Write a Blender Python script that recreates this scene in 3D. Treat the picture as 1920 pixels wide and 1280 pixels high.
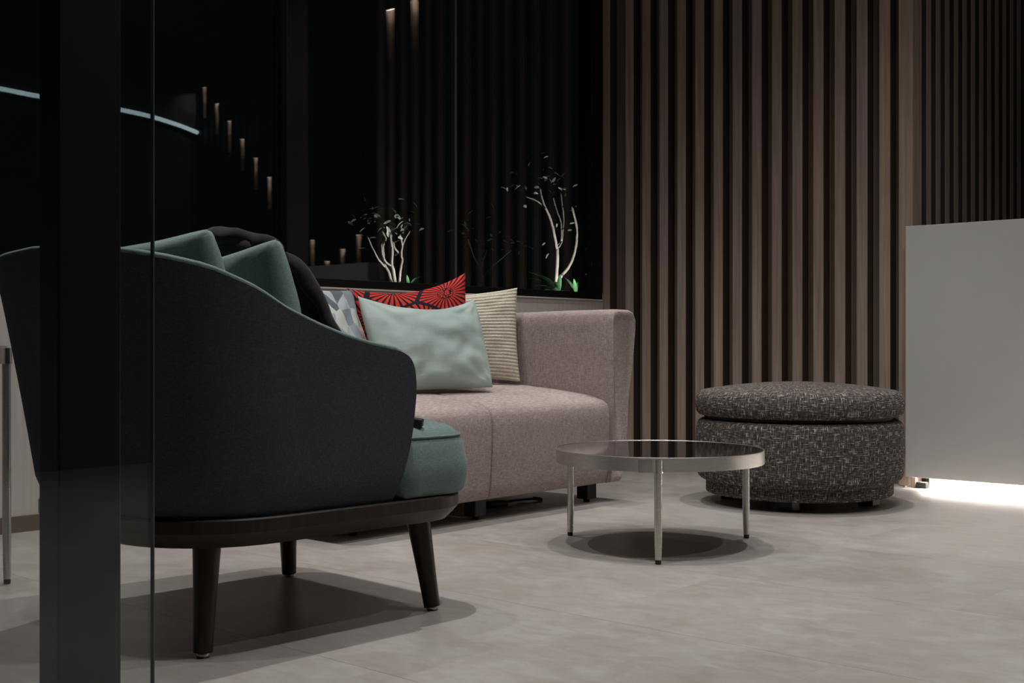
import bpy, bmesh, math, random
from mathutils import Vector, Matrix, noise

for o in list(bpy.data.objects):
    bpy.data.objects.remove(o, do_unlink=True)
scene = bpy.context.scene
COL = scene.collection
R = math.radians
random.seed(7)

# ------------------------------------------------------------------ camera
cam_d = bpy.data.cameras.new('camera')
cam = bpy.data.objects.new('camera', cam_d)
COL.objects.link(cam)
cam.location = (0, 0, 0.70)
cam.rotation_euler = (R(90), 0, R(41.4))
cam_d.sensor_width = 36.0
cam_d.lens = 36.0 * 2260 / 1920
cam_d.shift_y = 5 / 1920
cam_d.clip_start = 0.05
scene.camera = cam

# ------------------------------------------------------------------ world, exposure
world = bpy.data.worlds.new('night')
scene.world = world
world.use_nodes = True
bg = world.node_tree.nodes['Background']
bg.inputs[0].default_value = (0.30, 0.36, 0.42, 1)
bg.inputs[1].default_value = 0.004
vs = scene.view_settings
vs.view_transform = 'Standard'
vs.look = 'None'
vs.gamma = 1.0
vs.exposure = 0.0
vs.use_curve_mapping = False
scene.cycles.max_bounces = 8
scene.cycles.diffuse_bounces = 3
scene.cycles.glossy_bounces = 4
scene.cycles.transparent_max_bounces = 12

CEIL = 4.2
# ceiling downlights: (x, y, power)
DOWNLIGHTS = [(x, y, p * q) for x, p in ((-3.70, 0.9), (-2.39, 1.0), (-1.08, 0.85), (0.23, 0.6), (1.54, 0.6))
              for y, q in ((0.87, 0.5), (2.18, 0.9), (3.49, 1.0), (4.80, 1.25))]
BEAM_W = 195.0      # narrow beam of every downlight
# wide fill spots added at some downlights to brighten upright surfaces, watts
FILL = {(-3.70, 2.18): 105, (-2.39, 2.18): 110, (-1.08, 2.18): 100, (-1.08, 3.49): 105, (0.23, 3.49): 85}

# ------------------------------------------------------------------ helpers
def lin(r, g, b):
    def c(v):
        v /= 255.0
        return v / 12.92 if v <= 0.04045 else ((v + 0.055) / 1.055) ** 2.4
    return (c(r), c(g), c(b), 1.0)

class NB:
    def __init__(s, name):
        s.m = bpy.data.materials.new(name)
        s.m.use_nodes = True
        s.t = s.m.node_tree
        s.p = s.t.nodes['Principled BSDF']
        s.out = s.t.nodes['Material Output']
    def n(s, typ, **kw):
        nd = s.t.nodes.new(typ)
        for k, v in kw.items():
            if k.startswith('i_'):
                key = k[2:]
                nd.inputs[int(key) if key.isdigit() else key].default_value = v
            else:
                setattr(nd, k, v)
        return nd
    def l(s, a, b):
        s.t.links.new(a, b)
    def math(s, op, a, b=None, clamp=False):
        nd = s.n('ShaderNodeMath', operation=op, use_clamp=clamp)
        for i, v in enumerate((a, b)):
            if v is None:
                continue
            if hasattr(v, 'links'):
                s.l(v, nd.inputs[i])
            else:
                nd.inputs[i].default_value = v
        return nd.outputs[0]
    def coord(s, kind='Object', scale=(1, 1, 1)):
        tc = s.n('ShaderNodeTexCoord')
        mp = s.n('ShaderNodeMapping')
        mp.inputs['Scale'].default_value = scale
        s.l(tc.outputs[kind], mp.inputs['Vector'])
        return mp.outputs[0]
    def noise(s, vec, scale=1.0, detail=3.0, rough=0.55, dist=0.0):
        nd = s.n('ShaderNodeTexNoise')
        nd.inputs['Scale'].default_value = scale
        nd.inputs['Detail'].default_value = detail
        nd.inputs['Roughness'].default_value = rough
        nd.inputs['Distortion'].default_value = dist
        s.l(vec, nd.inputs['Vector'])
        return nd.outputs['Fac']
    def ramp(s, fac, stops, interp='LINEAR'):
        nd = s.n('ShaderNodeValToRGB')
        cr = nd.color_ramp
        cr.interpolation = interp
        while len(cr.elements) < len(stops):
            cr.elements.new(0.5)
        for e, (p, c) in zip(cr.elements, stops):
            e.position = p
            e.color = c
        s.l(fac, nd.inputs[0])
        return nd.outputs[0]
    def mix(s, fac, a, b, blend='MIX'):
        nd = s.n('ShaderNodeMix', data_type='RGBA', blend_type=blend)
        for i, v in ((0, fac), (6, a), (7, b)):
            if hasattr(v, 'links'):
                s.l(v, nd.inputs[i])
            else:
                nd.inputs[i].default_value = v
        return nd.outputs[2]
    def bump(s, h, strength=0.3, dist=0.002):
        nd = s.n('ShaderNodeBump')
        nd.inputs['Strength'].default_value = strength
        nd.inputs['Distance'].default_value = dist
        s.l(h, nd.inputs['Height'])
        s.l(nd.outputs[0], s.p.inputs['Normal'])
    def setp(s, **kw):
        for k, v in kw.items():
            s.p.inputs[k.replace('_', ' ')].default_value = v

def plain(name, col, rough=0.5, metal=0.0, spec=0.5, var=0.08):
    b = NB(name)
    f = b.noise(b.coord(), 9.0, 4)
    lo = tuple(c * (1 - var) for c in col[:3]) + (1,)
    hi = tuple(min(1, c * (1 + var)) for c in col[:3]) + (1,)
    b.l(b.ramp(f, [(0.3, lo), (0.7, hi)]), b.p.inputs['Base Color'])
    b.setp(Roughness=rough, Metallic=metal)
    b.p.inputs['Specular IOR Level'].default_value = spec
    return b.m

def fabric(name, dark, mid, light, thread=420.0, long=22.0, rough=0.9, bump=0.35, sheen=0.0, mottled=0.25, kind='Object'):
    """woven cloth: long thin threads across each other, darker and lighter"""
    b = NB(name)
    v1 = b.noise(b.coord(kind, (thread, thread, long)), 1.0, 2)
    v2 = b.noise(b.coord(kind, (long, long, thread)), 1.0, 2)
    big = b.noise(b.coord(kind), 5.0, 3)
    w = b.math('MULTIPLY', b.math('ADD', v1, v2), 0.5)
    c = b.ramp(w, [(0.36, dark), (0.5, mid), (0.66, light)])
    shade = b.ramp(big, [(0.3, (1 - mottled,) * 3 + (1,)), (0.7, (1, 1, 1, 1))])
    b.l(b.mix(1.0, c, shade, 'MULTIPLY'), b.p.inputs['Base Color'])
    b.setp(Roughness=rough)
    b.p.inputs['Specular IOR Level'].default_value = 0.15
    b.p.inputs['Sheen Weight'].default_value = sheen
    b.p.inputs['Sheen Roughness'].default_value = 0.45
    b.bump(w, bump, 0.0015)
    return b.m

def mul(c, k):
    return tuple(min(1, v * k) for v in c[:3]) + (1,)

# ------------------------------------------------------------------ materials
M = {}
def mk_floor():
    b = NB('beige_stone')
    oi = b.n('ShaderNodeObjectInfo')
    off = b.n('ShaderNodeVectorMath', operation='SCALE')
    comb = b.n('ShaderNodeCombineXYZ')
    b.l(oi.outputs['Random'], comb.inputs[0]); b.l(oi.outputs['Random'], comb.inputs[1])
    b.l(comb.outputs[0], off.inputs[0]); off.inputs['Scale'].default_value = 3.0
    tc = b.n('ShaderNodeTexCoord')
    geo = b.n('ShaderNodeNewGeometry')
    add = b.n('ShaderNodeVectorMath', operation='ADD')
    b.l(geo.outputs['Position'], add.inputs[0]); b.l(off.outputs[0], add.inputs[1])
    mp = b.n('ShaderNodeMapping'); b.l(add.outputs[0], mp.inputs['Vector'])
    mp.inputs['Rotation'].default_value = (0, 0, R(38)); mp.inputs['Scale'].default_value = (1.0, 2.0, 1)
    streak = b.noise(mp.outputs[0], 11.0, 10, 0.75, 0.5)
    blot = b.noise(add.outputs[0], 3.4, 8, 0.7, 0.5)
    c1 = b.ramp(streak, [(0.30, lin(153, 147, 143)), (0.48, lin(161, 156, 152)), (0.70, lin(171, 168, 166))])
    c2 = b.ramp(blot, [(0.32, lin(232, 226, 219)), (0.52, lin(243, 240, 237)), (0.72, lin(255, 255, 255))])
    vein = b.noise(mp.outputs[0], 16.0, 6, 0.7, 1.2)
    c3 = b.ramp(vein, [(0.0, (1, 1, 1, 1)), (0.62, (1, 1, 1, 1)), (0.74, (1.0, 1.0, 1.0, 1))])
    b.l(b.mix(1.0, c1, c2, 'MULTIPLY'), b.p.inputs['Base Color'])
    r = b.ramp(blot, [(0.3, (0.30,) * 3 + (1,)), (0.7, (0.40,) * 3 + (1,))])
    b.l(r, b.p.inputs['Roughness'])
    b.p.inputs['Specular IOR Level'].default_value = 0.45
    return b.m
M['floor'] = mk_floor()
M['grout'] = plain('grout', lin(168, 163, 158), 0.8)

def mk_wood(name, c0, c1, c2, rough=0.55, axis='Z'):
    b = NB(name)
    oi = b.n('ShaderNodeObjectInfo')
    sc = {'Z': (55, 55, 1.6), 'X': (1.6, 55, 55)}[axis]
    vec = b.coord('Object', sc)
    add = b.n('ShaderNodeVectorMath', operation='ADD')
    comb = b.n('ShaderNodeCombineXYZ')
    b.l(b.math('MULTIPLY', oi.outputs['Random'], 37.0), comb.inputs[2])
    b.l(vec, add.inputs[0]); b.l(comb.outputs[0], add.inputs[1])
    g = b.noise(add.outputs[0], 1.0, 5, 0.6, 0.3)
    c = b.ramp(g, [(0.28, c0), (0.5, c1), (0.72, c2)])
    tint = b.ramp(oi.outputs['Random'], [(0, (0.86, 0.86, 0.88, 1)), (1, (1.0, 0.97, 0.94, 1))])
    b.l(b.mix(1.0, c, tint, 'MULTIPLY'), b.p.inputs['Base Color'])
    b.setp(Roughness=rough)
    b.p.inputs['Specular IOR Level'].default_value = 0.25
    b.bump(g, 0.12, 0.001)
    return b.m
M['slat'] = mk_wood('walnut_slat', lin(146, 129, 117), lin(168, 150, 137), lin(188, 171, 158))
M['slat_back'] = plain('slat_backing', lin(116, 99, 88), 0.8)
M['slat_side'] = plain('slat_side_board', lin(64, 54, 48), 0.8)
M['dark_wood'] = mk_wood('dark_stained_wood', lin(36, 29, 25), lin(48, 39, 33), lin(60, 49, 42), 0.38)
M['laminate'] = mk_wood('beige_laminate', lin(206, 196, 189), lin(214, 205, 198), lin(222, 213, 207), 0.6)
M['cap'] = plain('pale_cap', lin(205, 200, 194), 0.35)
M['joint'] = plain('glass_silicone', lin(96, 96, 95), 0.4)
M['baseboard'] = plain('bronze_baseboard', lin(112, 94, 82), 0.35, 0.4)
M['black_frame'] = plain('black_frame', lin(11, 11, 12), 0.4, spec=0.3)
M['black_post'] = plain('black_post', lin(10, 10, 11), 0.5, spec=0.25)
M['dark_wall'] = plain('dark_wall', lin(38, 37, 37), 0.7)
M['ceiling'] = plain('dark_ceiling', lin(58, 57, 56), 0.85)
M['white'] = plain('white_lacquer', lin(196, 195, 191), 0.42, var=0.015)
M['steel'] = None
def mk_steel():
    b = NB('brushed_steel')
    f = b.noise(b.coord('Object', (30, 30, 600)), 1.0, 3)
    b.l(b.ramp(f, [(0.3, lin(196, 193, 188)), (0.7, lin(214, 211, 206))]), b.p.inputs['Base Color'])
    b.setp(Metallic=1.0, Roughness=0.38)
    return b.m
M['steel'] = mk_steel()
def mk_polished():
    b = NB('polished_steel')
    f = b.noise(b.coord('Object', (40, 40, 40)), 1.0, 2)
    b.l(b.ramp(f, [(0.3, lin(206, 203, 198)), (0.7, lin(220, 217, 212))]), b.p.inputs['Base Color'])
    b.setp(Metallic=1.0, Roughness=0.2)
    return b.m
M['polished'] = mk_polished()
M['black_glass'] = plain('black_table_glass', lin(20, 18, 17), 0.06, spec=0.65)
M['black_rubber'] = plain('black_rubber', lin(22, 22, 22), 0.6)
M['black_matte'] = plain('black_matte', lin(28, 27, 27), 0.55)
M['charcoal'] = fabric('charcoal_cloth', lin(51, 53, 60), lin(63, 65, 73), lin(75, 78, 87), 900, 90, bump=0.15, mottled=0.12)
M['teal'] = fabric('teal_cloth', lin(92, 108, 107), lin(109, 126, 124), lin(124, 141, 138), 900, 80, bump=0.3, sheen=0.1, mottled=0.1)
M['mauve'] = fabric('mauve_linen', lin(142, 125, 121), lin(168, 151, 147), lin(200, 186, 181), 620, 45, bump=0.4, mottled=0.12)
M['black_cloth'] = fabric('black_cloth', lin(24, 22, 24), lin(34, 31, 33), lin(46, 43, 45), 700, 80, bump=0.2, sheen=0.15)

def mk_velvet():
    b = NB('teal_velvet')
    f = b.noise(b.coord('Object', (3, 3, 5)), 1.2, 3, 0.45, 0.4)
    b.l(b.ramp(f, [(0.30, lin(158, 173, 167)), (0.55, lin(174, 187, 182)), (0.75, lin(186, 198, 193))]), b.p.inputs['Base Color'])
    b.setp(Roughness=0.75)
    b.p.inputs['Specular IOR Level'].default_value = 0.2
    b.p.inputs['Sheen Weight'].default_value = 0.15
    b.p.inputs['Sheen Roughness'].default_value = 0.35
    b.p.inputs['Sheen Tint'].default_value = lin(190, 212, 204)
    g = b.noise(b.coord('Object', (2, 2, 9)), 4.0, 5, 0.6, 0.8)
    b.bump(g, 0.10, 0.015)
    return b.m
M['velvet'] = mk_velvet()

def mk_red():
    """dark navy cotton printed with red ray bursts"""
    b = NB('red_burst_print')
    uv = b.coord('UV', (1, 1, 1))
    tcs = b.n('ShaderNodeSeparateXYZ'); b.l(uv, tcs.inputs[0])
    fu = b.math('FRACT', tcs.outputs[0]); fv = b.math('FRACT', tcs.outputs[1])
    d = d2 = ang = None
    for cu, cv in ((.80, .84), (.36, 1.0), (.58, .50), (.06, .60), (1.02, .36), (.28, .18), (.74, .06), (0.0, 1.12)):
        du = b.math('SUBTRACT', fu, cu); dv = b.math('SUBTRACT', fv, cv)
        di = b.math('SQRT', b.math('ADD', b.math('MULTIPLY', du, du), b.math('MULTIPLY', dv, dv)))
        ai = b.math('ARCTAN2', dv, du)
        if d is None:
            d, ang, d2 = di, ai, b.math('ADD', di, 9.0)
        else:
            lt = b.math('LESS_THAN', di, d)
            ang = b.math('ADD', ang, b.math('MULTIPLY', lt, b.math('SUBTRACT', ai, ang)))
            d2 = b.math('MINIMUM', d2, b.math('MAXIMUM', di, d))
            d = b.math('MINIMUM', d, di)
    wob = b.math('MULTIPLY', b.math('SUBTRACT', b.noise(uv, 6.0, 2), 0.5), 0.5)
    ray = b.math('SINE', b.math('ADD', b.math('MULTIPLY', ang, 27.0), b.math('MULTIPLY', wob, 5.0)))
    ray = b.math('GREATER_THAN', ray, -0.25)
    gap = b.math('GREATER_THAN', b.math('SUBTRACT', d2, d), 0.035)
    outer = b.math('GREATER_THAN', d, 0.075)
    dots_v = b.n('ShaderNodeTexVoronoi', voronoi_dimensions='2D', feature='F1')
    dots_v.inputs['Scale'].default_value = 52.0
    b.l(uv, dots_v.inputs['Vector'])
    dots = b.math('LESS_THAN', dots_v.outputs['Distance'], 0.40)
    inner = b.math('MULTIPLY', b.math('LESS_THAN', d, 0.068), dots)
    fac = b.math('ADD', b.math('MULTIPLY', b.math('MULTIPLY', ray, gap), outer), inner, clamp=True)
    b.l(b.mix(fac, lin(34, 34, 44), lin(214, 60, 48)), b.p.inputs['Base Color'])
    b.setp(Roughness=0.85)
    b.p.inputs['Specular IOR Level'].default_value = 0.15
    return b.m
M['red'] = mk_red()

def mk_geo():
    b = NB('grey_facet_print')
    vo = b.n('ShaderNodeTexVoronoi', voronoi_dimensions='2D', feature='F1')
    vo.inputs['Scale'].default_value = 1.0; vo.inputs['Randomness'].default_value = 0.9
    b.l(b.coord('UV', (7.5, 5.5, 1)), vo.inputs['Vector'])
    sp = b.n('ShaderNodeSeparateColor'); b.l(vo.outputs['Color'], sp.inputs[0])
    b.l(b.ramp(sp.outputs[0], [(0.0, lin(96, 106, 112)), (0.22, lin(150, 158, 166)), (0.45, lin(172, 176, 182)),
                               (0.68, lin(192, 196, 188)), (0.85, lin(132, 142, 148))], 'CONSTANT'), b.p.inputs['Base Color'])
    b.setp(Roughness=0.85)
    b.p.inputs['Specular IOR Level'].default_value = 0.15
    return b.m
M['geo'] = mk_geo()
M['cream'] = fabric('cream_cord_cloth', lin(176, 168, 148), lin(208, 200, 181), lin(230, 224, 208), 600, 120, bump=0.4, mottled=0.08)

def mk_tweed():
    b = NB('charcoal_tweed')
    uv1 = b.coord('UV', (30, 230, 1)); uv2 = b.coord('UV', (190, 32, 1))
    h1 = b.noise(uv1, 1.0, 2, 0.5); h2 = b.noise(uv2, 1.0, 2, 0.5)
    big = b.noise(b.coord('UV', (30, 34, 1)), 1.0, 3)
    base = b.ramp(b.math('MULTIPLY', b.math('ADD', h1, h2), 0.5), [(0.36, lin(44, 40, 38)), (0.5, lin(84, 77, 73)), (0.64, lin(134, 126, 120))])
    fl1 = b.ramp(b.math('ADD', b.math('MULTIPLY', h1, 0.8), b.math('MULTIPLY', big, 0.2)), [(0.60, (0, 0, 0, 1)), (0.67, (1, 1, 1, 1))])
    fl2 = b.ramp(b.math('ADD', b.math('MULTIPLY', h2, 0.8), b.math('MULTIPLY', big, 0.2)), [(0.61, (0, 0, 0, 1)), (0.68, (1, 1, 1, 1))])
    fl = b.math('MAXIMUM', fl1, fl2)
    b.l(b.mix(fl, base, lin(196, 186, 178)), b.p.inputs['Base Color'])
    b.setp(Roughness=0.95)
    b.p.inputs['Specular IOR Level'].default_value = 0.1
    b.bump(b.math('ADD', h1, h2), 0.6, 0.004)
    return b.m
M['tweed'] = mk_tweed()

def mk_glass(name, tint, gl=1.0):
    b = NB(name)
    b.t.nodes.remove(b.p)
    tr = b.n('ShaderNodeBsdfTransparent'); tr.inputs[0].default_value = tint
    gs = b.n('ShaderNodeBsdfGlossy'); gs.inputs['Roughness'].default_value = 0.0
    gs.inputs['Color'].default_value = (gl, gl, gl, 1)
    fr = b.n('ShaderNodeFresnel')
    gm = b.n('ShaderNodeNewGeometry')
    b.l(b.math('ADD', b.math('MULTIPLY', gm.outputs['Backfacing'], 1 / 1.5 - 1.5), 1.5), fr.inputs['IOR'])
    nz = b.noise(b.coord('Object'), 0.7, 2)
    rough = b.ramp(nz, [(0.0, (0.002,) * 3 + (1,)), (1.0, (0.006,) * 3 + (1,))])
    b.l(rough, gs.inputs['Roughness'])
    mx = b.n('ShaderNodeMixShader')
    b.l(fr.outputs[0], mx.inputs[0]); b.l(tr.outputs[0], mx.inputs[1]); b.l(gs.outputs[0], mx.inputs[2])
    b.l(mx.outputs[0], b.out.inputs[0])
    return b.m
M['glass'] = mk_glass('window_glass', (0.93, 0.95, 0.95, 1))
M['door_glass'] = mk_glass('partition_glass', (0.93, 0.95, 0.945, 1))
M['glass_edge'] = plain('polished_glass_edge', lin(84, 92, 90), 0.12, spec=0.6)

def emit(name, col, strength):
    b = NB(name)
    b.l(b.ramp(b.noise(b.coord(), 3.0), [(0, mul(col, 0.98)), (1, col)]), b.p.inputs['Emission Color'])
    b.setp(Base_Color=(0.8, 0.8, 0.8, 1))
    b.p.inputs['Emission Strength'].default_value = strength
    return b.m
M['led_white'] = emit('led_white', lin(255, 250, 245), 55.0)
M['led_cool'] = emit('led_cool', lin(205, 232, 238), 4.0)
M['lamp_face'] = emit('downlight_lens', lin(255, 246, 234), 14.0)
M['glow_plate'] = plain('added_pale_plate', lin(190, 168, 150), 0.7)
M['far_slat'] = mk_wood('dark_far_slat', lin(40, 34, 30), lin(50, 43, 38), lin(60, 52, 46))
M['lamp_dim'] = emit('wall_lamp_lens', lin(255, 220, 190), 1.5)
M['bark'] = plain('pale_bark', lin(128, 122, 114), 0.85, var=0.3)
M['leaf'] = plain('small_leaf', lin(88, 98, 86), 0.5, var=0.35)
M['fern'] = plain('broad_leaf', lin(56, 92, 62), 0.5, var=0.4)
M['soil'] = plain('dark_soil', lin(44, 38, 33), 0.95, var=0.4)
M['copper'] = plain('copper_stub', lin(190, 160, 140), 0.3, 0.6)

# ------------------------------------------------------------------ geometry helpers
def empty(name, loc=(0, 0, 0), rz=0.0, parent=None):
    o = bpy.data.objects.new(name, None)
    COL.objects.link(o)
    o.location = loc
    o.rotation_euler = (0, 0, rz)
    o.parent = parent
    o.empty_display_size = 0.1
    return o

def tag(o, label=None, cat=None, group=None, kind=None):
    if label: o['label'] = label
    if cat: o['category'] = cat
    if group: o['group'] = group
    if kind: o['kind'] = kind
    return o

def new(name, verts, faces, mat, parent=None, smooth=True, uv=None, loc=None):
    me = bpy.data.meshes.new(name)
    me.from_pydata([tuple(v) for v in verts], [], faces)
    if uv:
        ul = me.uv_layers.new(name='UVMap')
        for lp in me.loops:
            ul.data[lp.index].uv = uv[lp.vertex_index]
    if smooth:
        me.polygons.foreach_set('use_smooth', [True] * len(me.polygons))
    me.update()
    bm = bmesh.new(); bm.from_mesh(me)
    bmesh.ops.recalc_face_normals(bm, faces=bm.faces)
    bm.to_mesh(me); bm.free()
    if mat: me.materials.append(mat)
    o = bpy.data.objects.new(name, me)
    COL.objects.link(o)
    o.parent = parent
    if loc: o.location = loc
    return o

def autosmooth(o, ang=40):
    me = o.data
    bm = bmesh.new(); bm.from_mesh(me)
    for e in bm.edges:
        if len(e.link_faces) == 2 and e.calc_face_angle(0) > R(ang):
            e.smooth = False
    bm.to_mesh(me); bm.free()
    return o

def bevel_box(x0, x1, y0, y1, z0, z1, bev=0.0, seg=2):
    bm = bmesh.new()
    bmesh.ops.create_cube(bm, size=1.0)
    for v in bm.verts:
        v.co = Vector(((x0 + x1) / 2 + v.co.x * (x1 - x0), (y0 + y1) / 2 + v.co.y * (y1 - y0), (z0 + z1) / 2 + v.co.z * (z1 - z0)))
    if bev > 0:
        bmesh.ops.bevel(bm, geom=list(bm.edges), offset=bev, segments=seg, profile=0.5, affect='EDGES')
    bm.verts.index_update()
    vs_ = [v.co.copy() for v in bm.verts]
    fs = [[v.index for v in f.verts] for f in bm.faces]
    bm.free()
    return vs_, fs

def box(name, x0, x1, y0, y1, z0, z1, mat, parent=None, bev=0.0, seg=2, origin=True):
    """box with its own origin at the base centre"""
    cx, cy = (x0 + x1) / 2, (y0 + y1) / 2
    v, f = bevel_box(x0 - cx, x1 - cx, y0 - cy, y1 - cy, 0, z1 - z0, bev, seg)
    return new(name, v, f, mat, parent, smooth=False, loc=(cx, cy, z0))

def loft(rings, cap0=True, cap1=True, closed=True):
    n = len(rings[0]); vs_, fs = [], []
    for r in rings: vs_ += [Vector(p) for p in r]
    for i in range(len(rings) - 1):
        for j in range(n if closed else n - 1):
            k = (j + 1) % n
            fs.append((i * n + j, i * n + k, (i + 1) * n + k, (i + 1) * n + j))
    if cap0: fs.append(tuple(range(n))[::-1])
    if cap1: fs.append(tuple((len(rings) - 1) * n + j for j in range(n)))
    return vs_, fs

def tube(pts, radii, segs=10, cap=True):
    pts = [Vector(p) for p in pts]
    if not hasattr(radii, '__len__'): radii = [radii] * len(pts)
    rings = []; up = None
    for i, p in enumerate(pts):
        t = (pts[min(i + 1, len(pts) - 1)] - pts[max(i - 1, 0)]).normalized()
        if up is None:
            up = Vector((0, 0, 1)) if abs(t.z) < 0.9 else Vector((1, 0, 0))
        a = up - t * up.dot(t)
        if a.length < 1e-5: a = t.orthogonal()
        a.normalize(); up = a
        b_ = t.cross(a)
        rings.append([p + (a * math.cos(2 * math.pi * k / segs) + b_ * math.sin(2 * math.pi * k / segs)) * radii[i] for k in range(segs)])
    return loft(rings, cap, cap)

def smooth_path(pts, n=6):
    """Catmull-Rom through the points"""
    P = [Vector(p) for p in pts]
    out = []
    for i in range(len(P) - 1):
        p0, p1, p2, p3 = P[max(i - 1, 0)], P[i], P[i + 1], P[min(i + 2, len(P) - 1)]
        for k in range(n):
            t = k / n
            out.append(0.5 * ((2 * p1) + (-p0 + p2) * t + (2 * p0 - 5 * p1 + 4 * p2 - p3) * t * t + (-p0 + 3 * p1 - 3 * p2 + p3) * t ** 3))
    out.append(P[-1])
    return out

def merge(*parts):
    V, F = [], []
    for v, f in parts:
        o = len(V); V += list(v); F += [tuple(i + o for i in q) for q in f]
    return V, F

def lathe(prof, segs=48, cx=0.0, cy=0.0, power=2.0):
    """spin (r, z) profile; power > 2 squares the plan slightly. returns verts, faces, uv"""
    rings, uv = [], []
    acc = 0.0
    for i, (r, z) in enumerate(prof):
        if i: acc += math.hypot(r - prof[i - 1][0], z - prof[i - 1][1])
        ring = []
        for k in range(segs):
            a = 2 * math.pi * k / segs
            c, s = math.cos(a), math.sin(a)
            q = (abs(c) ** power + abs(s) ** power) ** (-1 / power)
            ring.append((cx + r * q * c, cy + r * q * s, z))
            uv.append((abs(a / math.pi - 1.0) * math.pi * 0.45, acc))
        rings.append(ring)
    v, f = loft(rings, True, True)
    return v, f, uv

def rrect(hx, hy, r, n=8):
    if not hasattr(r, '__len__'): r = [r] * 4
    pts = []
    for (sx, sy, a0), rr in zip(((1, 1, 0), (-1, 1, 90), (-1, -1, 180), (1, -1, 270)), r):
        for k in range(n + 1):
            a = R(a0 + 90 * k / n)
            pts.append((sx * (hx - rr) + rr * math.cos(a), sy * (hy - rr) + rr * math.sin(a)))
    return pts

def inset(poly, d):
    n = len(poly); out = []
    for i in range(n):
        a, p, c = Vector(poly[i - 1]), Vector(poly[i]), Vector(poly[(i + 1) % n])
        t = (c - a)
        if t.length < 1e-9: out.append(tuple(p)); continue
        t.normalize()
        out.append((p.x - t.y * d, p.y + t.x * d))
    return out

def soft_block(poly, z0, z1, rb, rt, crown=0.0, bulge=0.0, n=5):
    """upholstered block over a plan outline (counter-clockwise)"""
    rings = []
    for k in range(n + 1):
        a = R(90) * k / n
        rings.append([(x, y, z0 + rb * (1 - math.cos(a))) for x, y in inset(poly, rb * (1 - math.sin(a)))])
    if bulge:
        zz0, zz1 = z0 + rb, z1 - rt
        for k in range(1, 5):
            f = k / 5
            rings.append([(x, y, zz0 + (zz1 - zz0) * f) for x, y in inset(poly, -bulge * math.sin(math.pi * f))])
    for k in range(n + 1):
        a = R(90) * k / n
        rings.append([(x, y, z1 - rt * (1 - math.sin(a))) for x, y in inset(poly, rt * (1 - math.cos(a)))])
    top = inset(poly, rt)
    cx = sum(p[0] for p in top) / len(top); cy = sum(p[1] for p in top) / len(top)
    for k in range(1, 7):
        s = 1 - k / 6.5
        rings.append([(cx + (x - cx) * s, cy + (y - cy) * s, z1 + crown * (1 - s * s)) for x, y in top])
    return loft(rings)

def lerp_table(tab, x):
    if x <= tab[0][0]: return tab[0][1]
    for (a, va), (b_, vb) in zip(tab, tab[1:]):
        if x <= b_: return va + (vb - va) * (x - a) / (b_ - a)
    return tab[-1][1]

def pillow(name, BL, BR, TL, TR, t, mat, parent, pinch=0.07, N=26, wrinkle=0.006, seed=0, ribs=0, bottom_flat=0.0, power=0.5, sag=0.0, rounded=0.0):
    """knife-edge cushion spanning four corner points, thickest in the middle"""
    BL, BR, TL, TR = (Vector(p) for p in (BL, BR, TL, TR))
    nrm = ((BR - BL) + (TR - TL)).cross((TL - BL) + (TR - BR)).normalized()
    NU = N; NV = N if not ribs else ribs * 6
    V, F, UV = [], [], []
    idx = {}
    for side in (0, 1):
        for j in range(NV + 1):
            for i in range(NU + 1):
                edge = i in (0, NU) or j in (0, NV)
                if side and edge:
                    idx[(1, i, j)] = idx[(0, i, j)]
                    continue
                u = -1 + 2 * i / NU; v = -1 + 2 * j / NV
                u = math.sin(u * math.pi / 2) * 0.55 + u * 0.45
                if not ribs: v = math.sin(v * math.pi / 2) * 0.55 + v * 0.45
                uu = u * (1 - pinch * (1 - v * v)); vv = v * (1 - pinch * (1 - u * u))
                if rounded:
                    uu, vv = uu * math.sqrt(1 - rounded * v ** 4), vv * math.sqrt(1 - rounded * u ** 4)
                if sag and v > 0: vv -= sag * v * v * (1 - u * u)
                a, c = (uu + 1) / 2, (vv + 1) / 2
                p = (BL * (1 - a) + BR * a) * (1 - c) + (TL * (1 - a) + TR * a) * c
                th = max(0.0, (1 - u * u) * (1 - v * v)) ** power * t / 2
                s = -1 if side else 1
                nz = noise.noise(Vector((u * 2.3 + seed, v * 2.3, side * 5.0))) * wrinkle * 2
                nz += noise.noise(Vector((u * 6 + seed, v * 4, side * 7.0))) * wrinkle
                # creases running in from the corners
                for cu, cv in ((-1, -1), (1, -1), (-1, 1), (1, 1)):
                    dx, dy = u - cu, v - cv
                    rr = math.hypot(dx, dy)
                    nz += wrinkle * 1.2 * math.exp(-rr * 2.6) * math.sin(math.atan2(dy, dx) * 13 + seed)
                k = min(1.0, 4 * min(1 - abs(u), 1 - abs(v)) + 0.0)
                d = s * (th + nz * k)
                if ribs:
                    d += s * 0.0042 * abs(math.sin(math.pi * ribs * (j / NV))) ** 0.7 * (1 if not edge else 0.4)
                V.append(p + nrm * d); UV.append(((u + 1) / 2 + side * 1.37, (v + 1) / 2 + side * 0.61))
                idx[(side, i, j)] = len(V) - 1
    for side in (0, 1):
        for j in range(NV):
            for i in range(NU):
                q = [idx[(side, i, j)], idx[(side, i + 1, j)], idx[(side, i + 1, j + 1)], idx[(side, i, j + 1)]]
                F.append(tuple(q if side == 0 else q[::-1]))
    o = new(name, V, F, mat, parent, True, UV)
    return o

def dup(o, parent=None, loc=None, rot=None):
    c = o.copy(); COL.objects.link(c); c.parent = parent
    if loc is not None: c.location = loc
    if rot is not None: c.rotation_euler = rot
    return c

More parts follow.
